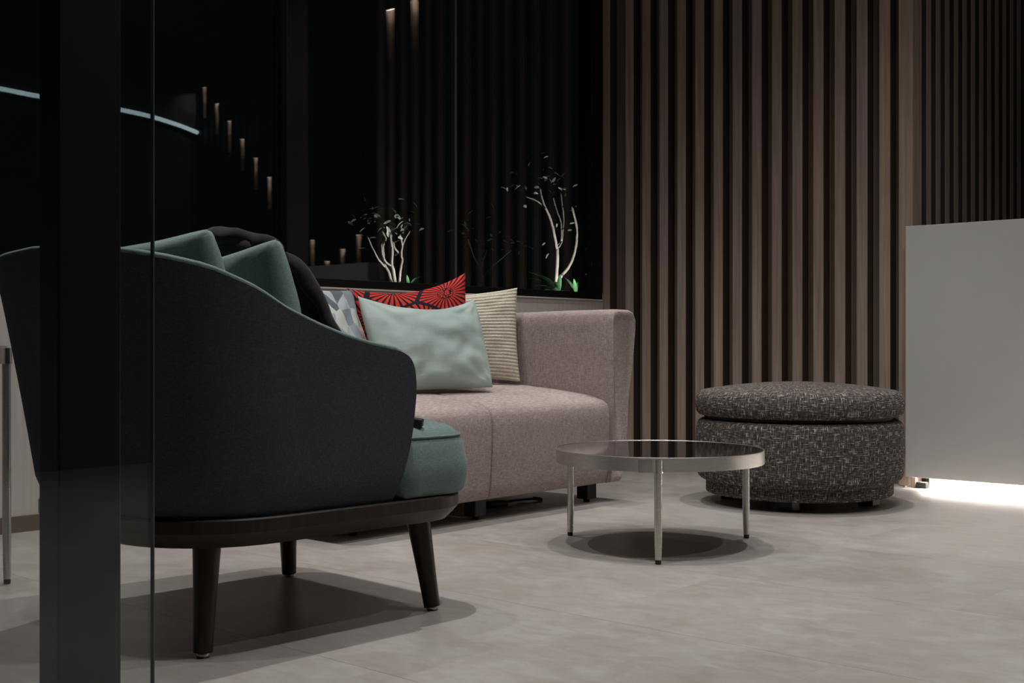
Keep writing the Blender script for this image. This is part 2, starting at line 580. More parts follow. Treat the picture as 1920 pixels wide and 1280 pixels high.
# ================================================================== SETTING
# floor: grout bed with large stone tiles
X0, X1, Y0, Y1 = -4.35, 3.10, -3.20, 8.06
floor = box('floor', X0 - 0.2, X1 + 0.2, Y0 - 0.2, Y1 + 0.2, -0.08, -0.0015, M['grout'])
tag(floor, 'pale beige stone tiled lobby floor', kind='structure')
TW, TD, G = 1.41, 0.705, 0.0010
tile_mesh = None
nx = int((X1 - X0) / TW) + 2
j0 = int((Y0 - 3.155) / TD) - 1
j1 = int((Y1 - 3.155) / TD) + 1
tv, tf = bevel_box(-TW / 2 + .0001, TW / 2 - .0001, -TD / 2 + G / 2, TD / 2 - G / 2, -0.012, 0.0, 0.0, 1)
for j in range(j0, j1):
    for i in range(-1, nx):
        cx = X0 + 0.31 + (i + 0.5) * TW + (0.5 * TW if j % 2 else 0)
        cy = 3.155 + (j + 0.5) * TD
        if cx - TW / 2 > X1 or cx + TW / 2 < X0 or cy < Y0 - TD / 2 or cy > Y1 + TD / 2:
            continue
        if tile_mesh is None:
            t = new('tile', tv, tf, M['floor'], floor, False)
            tile_mesh = t
        else:
            t = dup(tile_mesh, floor)
        t.location = (cx - floor.location.x, cy - floor.location.y, 0.08)

# slatted back wall
wall_back = box('wall_back', -4.42, -2.535, 5.82, 5.90, 0, CEIL, M['slat_back'])
tag(wall_back, 'dark walnut slatted feature wall behind the sofa', kind='structure')
def slat_mesh(w, dpt, h):
    v, f = bevel_box(-w / 2, w / 2, 0, dpt, 0, h, 0.002, 1)
    return v, f
def dark_sides(o):
    """veneer on the front face only; the sides are dark board"""
    o.data.materials.append(M['slat_side'])
    for p_ in o.data.polygons:
        if p_.normal.y > -0.5: p_.material_index = 1
sv, sf = slat_mesh(0.058, 0.074, CEIL)
first_slat = new('slat', sv, sf, M['slat'], wall_back, False)
dark_sides(first_slat)
wl = Vector(wall_back.location)
xs = [-2.561 - 0.026 - 0.1205 * k for k in range(14)] + [-4.325]
for k, x in enumerate(xs):
    s = first_slat if k == 0 else dup(first_slat, wall_back)
    s.location = Vector((x, 5.75, 0)) - wl
cp = box('corner_slat', -2.515, -2.443, 5.75, 5.86, 0, CEIL, M['slat'], wall_back, 0.003, 1)
cp.location = Vector(cp.location) - wl

# slatted wall that turns away behind the counter
wall_return = box('wall_return', -2.62, -2.515, 5.90, 8.06, 0, CEIL, M['slat_back'])
tag(wall_return, 'dark walnut slatted wall running back behind the counter', kind='structure')
wr = Vector(wall_return.location)
k = 0
y = 5.838
while y < 8.0:
    s = dup(first_slat, wall_return)
    s.rotation_euler = (0, 0, R(90))
    s.location = Vector((-2.445, y, 0)) - wr
    y += 0.1195

# far wall behind the reception, seen only as a reflection in the windows
wall_far = box('wall_far', -2.62, X1, 8.06, 8.16, 0, CEIL, M['slat_back'])
tag(wall_far, 'dark slatted wall far behind the reception counter', kind='structure')
wf = Vector(wall_far.location)
sv2, sf2 = slat_mesh(0.078, 0.06, CEIL)
far_slat = None
FAR_X = [3.06 - 0.12 * i for i in range(46)]
for i, x in enumerate(FAR_X):
    if far_slat is None:
        s = far_slat = new('slat', sv2, sf2, M['far_slat'], wall_far, False)
    else:
        s = dup(far_slat, wall_far)
    s.location = Vector((x, 8.0, 0)) - wf

wall_right = box('wall_right', X1, X1 + 0.1, Y0, 8.16, 0, CEIL, M['dark_wall'])
tag(wall_right, 'dark painted side wall of the lobby', kind='structure')
wall_front = box('wall_front', X0 - 0.2, X1 + 0.1, Y0 - 0.1, Y0, 0, CEIL, M['dark_wall'])
tag(wall_front, 'dark wall behind the viewer', kind='structure')
ceiling = box('ceiling', X0 - 0.2, X1 + 0.1, Y0 - 0.1, 8.16, CEIL, CEIL + 0.1, M['ceiling'])
tag(ceiling, 'dark lobby ceiling', kind='structure')

# low wall under the windows
wall_left = box('wall_left', -4.60, -4.35, Y0, 5.82, 0, 0.957, M['laminate'])
tag(wall_left, 'low beige panelled wall under the windows', kind='structure')
cap = box('ledge_cap', -4.60, -4.344, Y0, 5.75, 0.957, 0.965, M['cap'], wall_left, 0.001, 1)
cap.location = Vector(cap.location) - Vector(wall_left.location)
bb = box('baseboard_left', -4.35, -4.338, Y0, 5.75, 0, 0.06, M['baseboard'])
tag(bb, 'thin bronze skirting along the low window wall', kind='structure')

# windows
def window(name, y0, y1, joints, label, jamb0, jamb1):
    w = empty(name, (-4.39, (y0 + y1) / 2, 0.965))
    tag(w, label, kind='structure')
    o = Vector(w.location)
    def part(n, *a, **k):
        p = box(n, *a, **k); p.parent = w
        p.location = Vector(p.location) - o
        return p
    part('frame_rail', -4.44, -4.352, y0 - jamb0, y1 + jamb1, 0.965, 1.006, M['black_frame'], bev=0.003)
    part('frame_rail', -4.44, -4.352, y0 - jamb0, y1 + jamb1, CEIL - 0.05, CEIL, M['black_frame'], bev=0.003)
    if jamb0: part('mullion', -4.45, -4.345, y0 - jamb0, y0, 1.006, CEIL - 0.05, M['black_frame'], bev=0.003)
    if jamb1: part('jamb', -4.45, -4.345, y1, y1 + jamb1, 1.006, CEIL - 0.05, M['black_frame'], bev=0.003)
    ys = [y0] + joints + [y1]
    for a, c in zip(ys, ys[1:]):
        part('pane', -4.394, -4.384, a + 0.003, c - 0.003, 1.003, CEIL - 0.05, M['glass'])
    for j in joints:
        part('glass_joint', -4.392, -4.382, j - 0.0028, j + 0.0028, 1.004, CEIL - 0.05, M['joint'])
    return w
window('window_1', 3.522, 5.64, [4.53], 'tall dark night window beside the slatted wall', 0.122, 0.11)
window('window_2', -2.2, 3.40, [-0.4, 1.0, 2.37], 'tall dark night window behind the armchair', 0.12, 0.0)
wall_side_end = box('wall_left_end', -4.60, -4.35, Y0, -2.32, 0.965, CEIL, M['dark_wall'])
tag(wall_side_end, 'dark wall at the near end of the windows', kind='structure')

# glass partition close to the viewer
gp = empty('glass_partition', (-1.60, 0.2, 0))
tag(gp, 'frameless clear glass partition panel in the left foreground', 'glass panel')
p = box('pane', -0.004, 0.004, -1.4, 0.798, 0.0, 2.6, M['door_glass'], gp)
p = box('polished_edge', -0.004, 0.004, 0.7985, 0.8005, 0.0, 2.6, M['glass_edge'], gp)
post = empty('partition_post', (-1.73, 0.955, 0))
tag(post, 'slim black upright post behind the foreground glass', 'post')
box('upright', -0.03, 0.03, -0.052, 0.052, 0.012, CEIL, M['black_post'], post, 0.003)
box('base_plate', -0.045, 0.045, -0.066, 0.066, 0.0, 0.012, M['black_post'], post, 0.002)

# ================================================================== LIGHT FITTINGS
first_dl = None
dl_lens = lathe([(0.0005, 0.0), (0.045, 0.0), (0.045, 0.006), (0.0005, 0.006)], 20)
dl_trim = lathe([(0.046, 0.0), (0.062, -0.004), (0.066, 0.004), (0.046, 0.008)], 24)
for i, (x, y, pw) in enumerate(DOWNLIGHTS):
    d = empty('ceiling_downlight', (x, y, CEIL - 0.010))
    tag(d, 'small round recessed downlight in the dark ceiling', 'downlight', 'recessed ceiling downlights')
    if first_dl is None:
        a = new('lens', dl_lens[0], dl_lens[1], M['lamp_face'], d)
        c = new('trim_ring', dl_trim[0], [q for q in dl_trim[1] if len(q) == 4], M['black_frame'], d)
        first_dl = (a, c)
    else:
        dup(first_dl[0], d); dup(first_dl[1], d)
    for nm, en, ang, bl in (('downlight_beam', BEAM_W * pw, 42, 1.0), ('added_fill', FILL.get((x, y), 0), 130, 1.0)):  # second spot is added fill, beyond the downlight's own beam
        if en <= 0:
            continue
        ld = bpy.data.lights.new(nm, 'SPOT')
        ld.energy = en
        ld.spot_size = R(ang); ld.spot_blend = bl
        ld.shadow_soft_size = 0.022
        ld.color = (1.0, 0.99, 0.975)
        lo = bpy.data.objects.new(nm, ld); COL.objects.link(lo)
        lo.parent = d; lo.location = (0, 0, -0.03)

# little wall lamps on the far slats (mirrored in the dark windows)
WL = [(2.946, 3.62, 'highest lamp of the descending row'), (2.708, 3.405, 'second lamp down the row'), (2.466, 3.18, 'third lamp down the row'),
      (2.22, 2.95, 'fourth lamp down the row'), (1.98, 2.72, 'fifth lamp down the row'), (1.745, 2.49, 'sixth lamp down the row'),
      (1.013, 1.775, 'lamp just above the counter line'), (0.759, 1.543, 'lowest lamp of all'), (0.487, 1.654, 'first lamp of the rising row'),
      (0.247, 1.785, 'second lamp of the rising row'), (-2.587, 3.03, 'lower of the pair above the counter corner'), (-2.828, 3.06, 'upper of the pair above the counter corner')]
wl_first = None
for x, z, txt in WL:
    near = x < -2
    if not near: x = min(FAR_X, key=lambda q: abs(q - x))
    e = empty('wall_lamp', (x, 5.75 if near else 8.0, z))
    tag(e, 'slim warm wall lamp on the slats, ' + txt, 'wall lamp', 'small lamps on the slatted walls')
    if wl_first is None:
        v, f = bevel_box(-0.038, 0.038, -0.024, 0.0, 0.004, 0.014, 0.002, 1)
        wl_first = [new('hood', v, f, M['black_frame'], e, False)]
        v, f = bevel_box(-0.030, 0.030, -0.020, -0.006, 0.0005, 0.004, 0.0, 1)
        wl_first.append(new('led', v, f, M['lamp_dim'], e, False))
        v, f = bevel_box(-0.034, 0.034, -0.004, 0.0, -0.34, 0.004, 0.0, 1)
        wl_first.append(new('added_glow_plate', v, f, M['glow_plate'], e, False))  # pale plate added so the lamp glow shows as a fading bar
        for sx in (-1, 1):
            v, f = bevel_box(sx * 0.036 - 0.002, sx * 0.036 + 0.002, -0.012, 0.0, -0.34, 0.004, 0.0, 1)
            wl_first.append(new('added_glow_fin', v, f, M['black_frame'], e, False))  # fins added to keep the glow off neighbouring slats
    else:
        for q in wl_first: dup(q, e)
    ld = bpy.data.lights.new('lamp_beam', 'AREA')
    ld.shape = 'RECTANGLE'; ld.size = 0.056; ld.size_y = 0.008
    ld.energy = 1.5 if near else 2.6; ld.color = (1.0, 0.88, 0.78); ld.spread = R(150)
    lo = bpy.data.objects.new('lamp_beam', ld); COL.objects.link(lo)
    lo.parent = e; lo.location = (0, -0.009, -0.001)

# LED line high on the side wall, curving gently
pts = smooth_path([(3.06, 5.0, 3.27), (3.06, 5.655, 3.26), (3.06, 6.073, 3.246), (3.06, 6.6, 3.246), (3.06, 7.0, 3.243), (3.06, 7.405, 3.219), (3.06, 7.746, 3.171), (3.06, 7.98, 3.122)], 5)
led = empty('wall_light_line', (3.06, 6.5, 3.2))
tag(led, 'long cool white light line curving along the side wall', 'light strip')
v, f = tube([p - Vector((3.06, 6.5, 3.2)) for p in pts], 0.024, 8); new('diffuser', v, f, M['led_cool'], led)
v, f = tube([p - Vector((3.03, 6.5, 3.235)) for p in pts], 0.02, 6); new('channel', v, f, M['black_frame'], led)

# ================================================================== RECEPTION COUNTER
rc = empty('reception_counter', (-2.44, 5.66, 0))
tag(rc, 'white reception counter glowing along its base, right of the slats', 'counter')
box('front_panel', 0.0, 3.9, 0.0, 0.022, 0.056, 1.272, M['white'], rc, 0.0015, 1)
box('end_panel', 0.002, 0.024, 0.024, 0.70, 0.056, 1.270, M['white'], rc, 0.0015, 1)
box('worktop', 0.026, 3.9, 0.024, 0.70, 1.235, 1.270, M['white'], rc, 0.002, 1)
box('plinth', 0.06, 3.9, 0.14, 0.44, 0.0, 0.0715, M['white'], rc)
box('light_strip', 0.05, 3.88, 0.030, 0.075, 0.062, 0.070, M['led_white'], rc)
box('bottom_panel', 0.026, 3.9, 0.024, 0.46, 0.072, 0.09, M['white'], rc)
box('corner_stub', 0.005, 0.03, 0.05, 0.07, 0.0, 0.07, M['copper'], rc, 0.002, 1)
sb = box('power_box', -2.405, -2.355, 5.70, 5.735, 0.0, 0.030, M['black_matte'], None, 0.003)
tag(sb, 'small dark power box on the floor under the counter corner', 'power box')
lf = box('floor_bracket', -2.462, -2.448, 5.68, 5.72, 0.0, 0.010, M['steel'], None, 0.002)
tag(lf, 'tiny metal floor bracket at the counter corner beside the slats', 'bracket')

# ================================================================== ARMCHAIR
ch = empty('armchair', (-2.608, 1.926, 0), R(-3.6))
tag(ch, 'charcoal and teal tub armchair on dark wooden legs', 'armchair')
A, AB, RHO = 0.43, 0.485, 0.29
PLTOP = 0.313
ztab = [(0, .600), (.004, .632), (.010, .650), (.020, .666), (.035, .676), (.06, .684), (.10, .691), (.15, .70), (.22, .718), (.29, .741), (.378, .776), (.46, .820), (.562, .864),
        (.64, .884), (.708, .897), (.855, .908), (1.01, .914)]
tend = [(.31, .136), (.38, .158), (.44, .178), (.50, .189), (.57, .196), (.64, .197), (.95, .197)]
side_len = .195 + (AB - RHO)
arc_len = RHO * math.pi / 2
back_len = A - RHO
HALF = side_len + arc_len + back_len
qs = [0, .002, .005, .010, .017, .026, .04, .06] + [.06 + (HALF - .06) * k / 34 for k in range(1, 35)]
def col_at(q):
    """plan point, outward normal, along-side t"""
    if q <= side_len:
        return Vector((A, .195 - q)), Vector((1, 0))
    q2 = q - side_len
    if q2 <= arc_len:
        a = q2 / RHO
        return Vector((A - RHO + RHO * math.cos(a), -AB + RHO - RHO * math.sin(a))), Vector((math.cos(a), -math.sin(a)))
    return Vector((A - RHO - (q2 - arc_len), -AB)), Vector((0, -1))
def shell_pt(q, sgn, z, off):
    p, n = col_at(q)
    v = max(0.0, (z - PLTOP) / .62)
    back = max(0.0, -n.y)
    fl = .012 * v + (.105 * v ** 1.15) * back ** 1.3
    tuck = .018 * max(0, 1 - v / .12) ** 2
    d = fl - tuck + off
    x, y = p.x + n.x * d, p.y + n.y * d
    if p.y > 0:
        y = p.y * lerp_table(tend, z) / .197
        y = min(y, y)
    return Vector((sgn * x, y, z))
def shell_mesh(section, rows):
    rings = []
    cols = [(q, 1) for q in qs] + [(q, -1) for q in qs[::-1][1:]]
    for q, sgn in cols:
        rings.append([shell_pt(q, sgn, z, off) for off, z in section(q)])
    v, f = loft(rings, True, True, True)
    return v, f
def sec_outer(q):
    zt = lerp_table(ztab, q); zb = PLTOP
    out = [(0.0, zb + (zt - zb) * k / 10) for k in range(11)]
    inn = [(-.014, zb + (zt - zb) * k / 10) for k in range(10, -1, -1)]
    return out + inn
def sec_inner(q):
    zt = lerp_table(ztab, q); zb = PLTOP
    fade = min(1.0, .25 + q / .12)
    rise = .010 * min(1.0, q / .05)
    th = -.014 - .062 * fade
    o = [(-.0135, zb), (-.0135, zt - .02), (-.010, zt + rise * .5), (-.014, zt + rise), (-.028 if fade > .9 else -.018, zt + rise * 1.15), (th * .8, zt + rise * .6), (th, zt - .012)]
    o += [(th - .01 * math.sin(math.pi * k / 5), zt - .012 + (zb - zt + .012) * k / 5) for k in range(1, 6)]
    return o
v, f = shell_mesh(sec_outer, 0); outer = new('outer_shell', v, f, M['charcoal'], ch); autosmooth(outer, 50)
v, f = shell_mesh(sec_inner, 0); inner = new('inner_padding', v, f, M['teal'], ch); autosmooth(inner, 60)
inner['label'] = 'teal inner lining and top edge'
# seat cushion: full width in front of the arms, narrower between them
seat_poly = []
SW, SN = .427, .335
for k in range(9):
    a = R(90 * k / 8); seat_poly.append((SW - .13 + .13 * math.cos(a), .438 - .13 + .13 * math.sin(a)))
for k in range(9):
    a = R(90 + 90 * k / 8); seat_poly.append((-SW + .13 + .13 * math.cos(a), .438 - .13 + .13 * math.sin(a)))
seat_poly += [(-SW, .21), (-SW, .165), (-SN - .02, .15), (-SN, .12), (-SN, 0), (-SN, -.15), (-SN + .06, -.26), (-.14, -.31), (0, -.315), (.14, -.31), (SN - .06, -.26), (SN, -.15), (SN, 0), (SN, .12), (SN + .02, .15), (SW, .165), (SW, .21)]
v, f = soft_block(seat_poly, PLTOP, .494, .02, .075, .055, .008)
seat = new('seat_cushion', v, f, M['teal'], ch)
seam_pts = [(SW - .012, .17, .464), (SW - .012, .24, .464)] + [(x, y, .464) for x, y in inset(seat_poly, .012)[:18]]
v, f = tube(seam_pts, .003, 6); new('seam', v, f, M['teal'], seat)
# plinth
pl = [(x, y - .0275) for x, y in rrect(.43, .4575, [.16, .16, .29, .29], 10)]
rings = [[(x, y, .246) for x, y in inset(pl, .034)], [(x, y, .263) for x, y in inset(pl, .016)], [(x, y, .276) for x, y in inset(pl, .004)], [(x, y, .281) for x, y in pl],
         [(x, y, .309) for x, y in pl], [(x, y, .3125) for x, y in inset(pl, .004)]]
v, f = loft(rings); plo = new('plinth', v, f, M['dark_wood'], ch); autosmooth(plo, 35)
for sx in (1, -1):
    for sy in (1, -1):
        top = Vector((sx * .298, sy * .312, .262)); foot = Vector((sx * .327, sy * .340, .010))
        v, f = tube([foot, foot.lerp(top, .3), foot.lerp(top, .7), top], [.0215, .024, .029, .033], 18)
        lg = new('leg', v, f, M['dark_wood'], ch); autosmooth(lg, 50)
        v, f, _ = lathe([(.014, 0), (.0145, .008), (.013, .012)], 14, foot.x, foot.y)
        new('glide', v, f, M['steel'], lg)
def chw(u, t, z):
    return ch.matrix_basis @ Vector((u, t, z))
bpy.context.view_layer.update()

def thing_at(name, label, cat, base, group=None):
    e = empty(name, base)
    tag(e, label, cat, group)
    return e
def cushion(name, label, corners, t, mat, group=None, **kw):
    C4 = [Vector(c) for c in corners]
    base = (C4[0] + C4[1]) / 2
    o = pillow(name, *[c - base for c in C4], t, mat, None, **kw)
    o.location = base
    tag(o, label, 'cushion', group)
    return o
# teal cushions in the armchair
cushion('cushion', 'plain teal cushion against the armchair back, leftmost', [chw(-.33, -.06, .545), chw(.10, -.08, .545), chw(-.38, -.20, .965), chw(.090, -.185, .990)], .13, M['teal'], 'cushions in the armchair', pinch=.035, seed=3.1, wrinkle=.006, power=.27, rounded=.05)
cushion('cushion', 'plain teal cushion standing in front of another in the armchair', [chw(-.31, .10, .555), chw(.15, .09, .552), chw(-.37, .02, .925), chw(.113, .0, .975)], .13, M['teal'], 'cushions in the armchair', pinch=.035, seed=8.4, wrinkle=.006, power=.27, rounded=.05)
# black jacket thrown over the cushions
jk = thing_at('jacket', 'crumpled black jacket slumped over the armchair cushions', 'jacket', chw(-.10, .26, .54))
jb = Vector(jk.location)
pillow('body', chw(-.31, .29, .54) - jb, chw(.115, .26, .545) - jb, chw(-.36, .085, .985) - jb, chw(.03, .083, .945) - jb, .10, M['black_cloth'], jk, pinch=.01, N=48, wrinkle=.016, seed=5.5, power=.30)
def fold(name, pts, r, flat, sd):
    P = smooth_path(pts, 6); n = len(P)
    rad = [max(.004, r * math.sin(math.pi * min(1, max(0, .08 + .84 * i / (n - 1)))) ** .6) for i in range(n)]
    v, f = tube([p - jb for p in P], rad, 14)
    v = [q + Vector((noise.noise(q * 14 + Vector((sd, 0, 0))), noise.noise(q * 14 + Vector((0, sd, 0))), flat * noise.noise(q * 11 + Vector((0, 0, sd))))) * .016 for q in v]
    return new(name, v, f, M['black_cloth'], jk)
fold('collar', [chw(-.37, .06, .965), chw(-.29, .05, .995), chw(-.19, .06, 1.0), (chw(-.09, .085, .975)), chw(-.04, .11, .945)], .030, 1.0, 2.0)
fold('sleeve', [chw(-.31, .060, .955), chw(-.24, .055, .975), chw(-.15, .062, .975), chw(-.10, .075, .95)], .022, 1.0, 6.0)
fold('front_edge', [chw(.005, .096, .940), chw(.04, .118, .905), chw(.068, .154, .83), chw(.086, .197, .74), chw(.10, .241, .64)], .022, .6, 9.0)
st = new('strap_end', *bevel_box(-.022, .022, -.011, .011, 0, .020, .003), M['black_matte'], None, False)
st.location = chw(.372, .240, .492); st.rotation_euler = (R(4), R(8), R(35))
tag(st, 'short black strap end lying on the teal armchair seat', 'strap')

# ================================================================== SOFA
SB = Vector((-3.75, 3.60, 0))
so = empty('sofa', SB)
tag(so, 'dusty mauve linen sofa under the windows', 'sofa')
prof = [(-4.215, .10), (-3.235, .085), (-3.218, .095), (-3.208, .14), (-3.200, .25), (-3.197, .36), (-3.201, .415), (-3.212, .438), (-3.232, .452), (-3.27, .463), (-3.34, .478), (-3.5, .495), (-3.7, .510), (-3.9, .516), (-4.215, .516)]
def seat_unit(y0, y1):
    rings = []
    L = y1 - y0
    for k, (fy, ins) in enumerate([(0, .016), (.004, .007), (.012, .002), (.03, 0), (.25, -.002), (.5, -.003), (.75, -.002), (.97, 0), (.988, .002), (.996, .007), (1, .016)]):
        ring = []
        for i, (x, z) in enumerate(prof):
            dx = dz = 0
            if 1 < i < 9: dx = -ins
            if i >= 6: dz = -ins * .9
            ring.append(Vector((x + dx, y0 + L * fy, z + dz)) - SB)
        rings.append(ring)
    v, f = loft(rings)
    o = new('seat_cushion', v, f, M['mauve'], so); autosmooth(o, 70)
    return o
seat_unit(3.521, 4.292)
seat_unit(2.75, 3.517)
# arm: front outline in (y, z), flaring outwards at the top, run from front to back
arm = [(4.293, .085), (4.362, .085), (4.385, .13), (4.405, .25), (4.430, .45), (4.455, .65), (4.468, .78), (4.466, .82), (4.452, .845), (4.425, .855), (4.335, .856), (4.308, .848), (4.296, .825), (4.293, .78), (4.293, .45)]
cy_, cz_ = 4.37, .47
rings = []
for x, ins in [(-3.197, .030), (-3.190, .014), (-3.197, .004), (-3.215, 0), (-3.5, -.002), (-3.9, 0), (-4.28, 0)]:
    ring = []
    for y, z in arm:
        d = Vector((cy_ - y, cz_ - z))
        w = d.normalized() * ins if d.length else d
        lean = (-3.19 - x) * -.012
        zz = z + w.y + (lean if z > .5 else 0)
        zz = max(zz, .085)
        wr_ = .004 * noise.noise(Vector((x * 9, y * 9, z * 9)))
        ring.append(Vector((x - (.85 - z) * .01, y + w.x + wr_, zz)) - SB)
    rings.append(ring)
v, f = loft(rings); o = new('armrest', v, f, M['mauve'], so); autosmooth(o, 60)
v, f = bevel_box(-4.335 - SB.x, -4.215 - SB.x, 2.75 - SB.y, 4.292 - SB.y, .10, .78, .04, 4)
o = new('backrest', v, f, M['mauve'], so); autosmooth(o, 60)
for (x, y) in ((-3.30, 4.245), (-3.30, 3.52), (-3.36, 2.93), (-4.2, 4.245), (-4.2, 2.85)):
    v, f = bevel_box(x - .032 - SB.x, x + .032 - SB.x, y - .032 - SB.y, y + .032 - SB.y, .014, .100, .003, 1)
    lg = new('leg', v, f, M['black_matte'], so, False)
    v, f, _ = lathe([(.014, 0), (.014, .016)], 12, x - SB.x, y - SB.y)
    new('glide', v, f, M['black_rubber'], lg)

# sofa cushions
cushion('cushion', 'grey and white facet-print cushion at the left of the sofa', [(-3.80, 3.03, .53), (-3.84, 3.45, .53), (-4.04, 3.09, .94), (-4.06, 3.54, .94)], .13, M['geo'], 'cushions on the sofa', pinch=.06, seed=1.7)
cushion('cushion', 'black cushion printed with red ray bursts, behind the teal velvet one', [(-3.95, 3.58, .57), (-3.72, 3.95, .57), (-4.09, 3.525, .948), (-3.796, 3.984, 1.025)], .13, M['red'], 'cushions on the sofa', pinch=.04, seed=2.2, sag=.22)
cushion('cushion', 'cream horizontally ribbed cushion leaning by the sofa arm', [(-4.00, 3.95, .535), (-3.665, 4.215, .525), (-4.08, 3.98, .92), (-3.730, 4.268, .965)], .14, M['cream'], 'cushions on the sofa', pinch=.05, seed=6.3, ribs=27, wrinkle=.004)
cushion('cushion', 'teal velvet lumbar cushion at the front of the sofa', [(-3.55, 3.247, .510), (-3.456, 3.807, .511), (-3.725, 3.261, .902), (-3.622, 3.866, .902)], .17, M['velvet'], 'cushions on the sofa', pinch=.03, N=44, seed=4.9, wrinkle=.0065, sag=.30, rounded=.06)

# strap on the floor under the sofa
bs = thing_at('bag_strap', 'thin black strap lying on the floor beneath the sofa', 'strap', (-3.50, 4.0, 0))
sp = smooth_path([(-.02, -.10, .006), (0, -.03, .012), (-.015, .04, .008), (.01, .09, .010), (.03, .13, .006), (.012, .15, .006), (-.005, .12, .012)], 5)
v, f = tube(sp, .005, 8); new('webbing', v, f, M['black_cloth'], bs)
v, f = bevel_box(-.03, .03, -.20, -.085, 0, .022, .006); new('buckle', v, f, M['black_matte'], bs, False)

# ================================================================== ROUND TABLES
def round_table(name, label, cx, cy, Rr, ztop, rim, angles, lr, br):
    e = empty(name, (cx, cy, 0)); tag(e, label, 'table', 'round steel tables')
    z0 = ztop - rim
    v, f, _ = lathe([(Rr, z0), (Rr, ztop - .001), (Rr - .0006, ztop), (Rr - .0022, ztop), (Rr - .0028, ztop - .0006), (Rr - .005, z0)], 96)
    f = [q for q in f if len(q) == 4]
    n = 96
    f += [(5 * n + k, 5 * n + (k + 1) % n, (k + 1) % n, k) for k in range(n)]
    o = new('rim', v, f, M['steel'], e); autosmooth(o, 30)
    v, f, _ = lathe([(.001, ztop - .014), (Rr - .0055, ztop - .014), (Rr - .0032, ztop - .0012), (.001, ztop - .0012)], 96)
    o = new('glass_top', v, f, M['black_glass'], e); autosmooth(o, 30)
    for a in angles:
        a = R(a); c, s = math.cos(a), math.sin(a)
        r = Rr + lr * .35
        x, y = r * c, r * s
        v, f = tube([(x * 1.008, y * 1.008, .014), (x * 1.004, y * 1.004, ztop * .25), (x, y, z0 + .004)], [lr * .86, lr, lr], 20)
        lg = new('leg', v, f, M['steel'], e); autosmooth(lg, 50)
        v, f, _ = lathe([(lr * .72, 0), (lr * .78, .003), (lr * .78, .014)], 16, x * 1.008, y * 1.008)
        new('foot', v, f, M['black_rubber'], lg)
        # bracket wrapped over the rim: curved plate with a half round boss over the leg
        segs = 16; rings = []
        da = br / Rr
        for k in range(segs + 1):
            aa = a - da * 1.75 + da * 2.2 * k / segs
            bul = max(0.0, 1 - ((aa - a) * Rr / (lr * 1.15)) ** 2) ** .5 * lr * 1.15
            r0, r1 = Rr - .004, Rr + .006 + bul
            cc, ss = math.cos(aa), math.sin(aa)
            rings.append([(r0 * cc, r0 * ss, z0 - .002), (r1 * cc, r1 * ss, z0 - .002), (r1 * cc, r1 * ss, ztop - .006), (r0 * cc, r0 * ss, ztop - .006)])
        v, f = loft(rings); o = new('bracket', v, f, M['polished'], lg); autosmooth(o, 40)
    return e
round_table('coffee_table', 'low round steel coffee table with dark mirror top beside the ottoman', -2.392, 3.488, .360, .338, .046, (-56, 66, 186), .0125, .036)
round_table('side_table', 'tall round steel side table cut off at the left edge', -3.60, 1.475, .245, .695, .050, (50, 170, 290), .0125, .034)

# ================================================================== OTTOMAN
ot = empty('ottoman', (-2.589, 4.863, 0))
tag(ot, 'round charcoal tweed ottoman with a lid cushion beside the counter', 'ottoman')
def ott(name, prof, par):
    v, f, uv = lathe(prof, 72, power=2.15)
    o = new(name, v, f, M['tweed'], par, True, uv)
    return o
def rnd(r, z0, z1, rb, rt, crown=0.0, belly=0.0):
    p = [(.001, z0), (r * .5, z0), (r - rb, z0)]
    for k in range(1, 6):
        a = R(90 * k / 5); p.append((r - rb + rb * math.sin(a), z0 + rb - rb * math.cos(a)))
    p.append((r + belly, (z0 + z1) / 2))
    for k in range(0, 6):
        a = R(90 * k / 5); p.append((r - rt + rt * math.cos(a), z1 - rt + rt * math.sin(a)))
    for k in range(1, 7):
        s = 1 - k / 6.05
        p.append(((r - rt) * s, z1 + crown * (1 - s * s)))
    return p
ott('base_band', rnd(.398, .045, .125, .008, .004), ot)
ott('body', rnd(.440, .100, .372, .045, .035, belly=.006), ot)
ott('lid_cushion', rnd(.442, .386, .500, .03, .045, .034, .004), ot)
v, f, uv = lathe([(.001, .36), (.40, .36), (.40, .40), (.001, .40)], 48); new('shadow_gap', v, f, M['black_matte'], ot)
for a in (20, 110, 200, 290):
    x, y = .30 * math.cos(R(a)), .30 * math.sin(R(a))
    v, f = bevel_box(x - .035, x + .035, y - .035, y + .035, 0, .05, .003, 1)
    new('foot', v, f, M['black_matte'], ot, False)

# ================================================================== GARDEN OUTSIDE
bed = box('ground_garden', -8.5, -4.62, 2.0, 9.5, .60, 1.02, M['soil'])
tag(bed, 'dark planted soil bed outside the windows', kind='structure')

def leaf_mesh(name, L, W, mat, curl=.25):
    n = 6; V, F = [], []
    for i in range(n + 1):
        t = i / n; w = W * math.sin(math.pi * (t ** .85)) ** .8 / 2
        z = -curl * L * t * t
        V += [(L * t, -w, z + w * .25), (L * t, 0, z), (L * t, w, z + w * .25)]
    for i in range(n):
        a = i * 3
        F += [(a, a + 1, a + 4, a + 3), (a + 1, a + 2, a + 5, a + 4)]
    me = bpy.data.meshes.new(name); me.from_pydata(V, [], F)
    me.polygons.foreach_set('use_smooth', [True] * len(F))
    me.materials.append(mat)
    return me
LEAF = leaf_mesh('leaf', .052, .019, M['leaf'])
FROND = leaf_mesh('frond', .27, .040, M['fern'], .50)
def put(me, name, parent, loc, rot, s=1.0):
    o = bpy.data.objects.new(name, me); COL.objects.link(o); o.parent = parent
    o.location = loc; o.rotation_euler = rot; o.scale = (s, s, s)
    return o
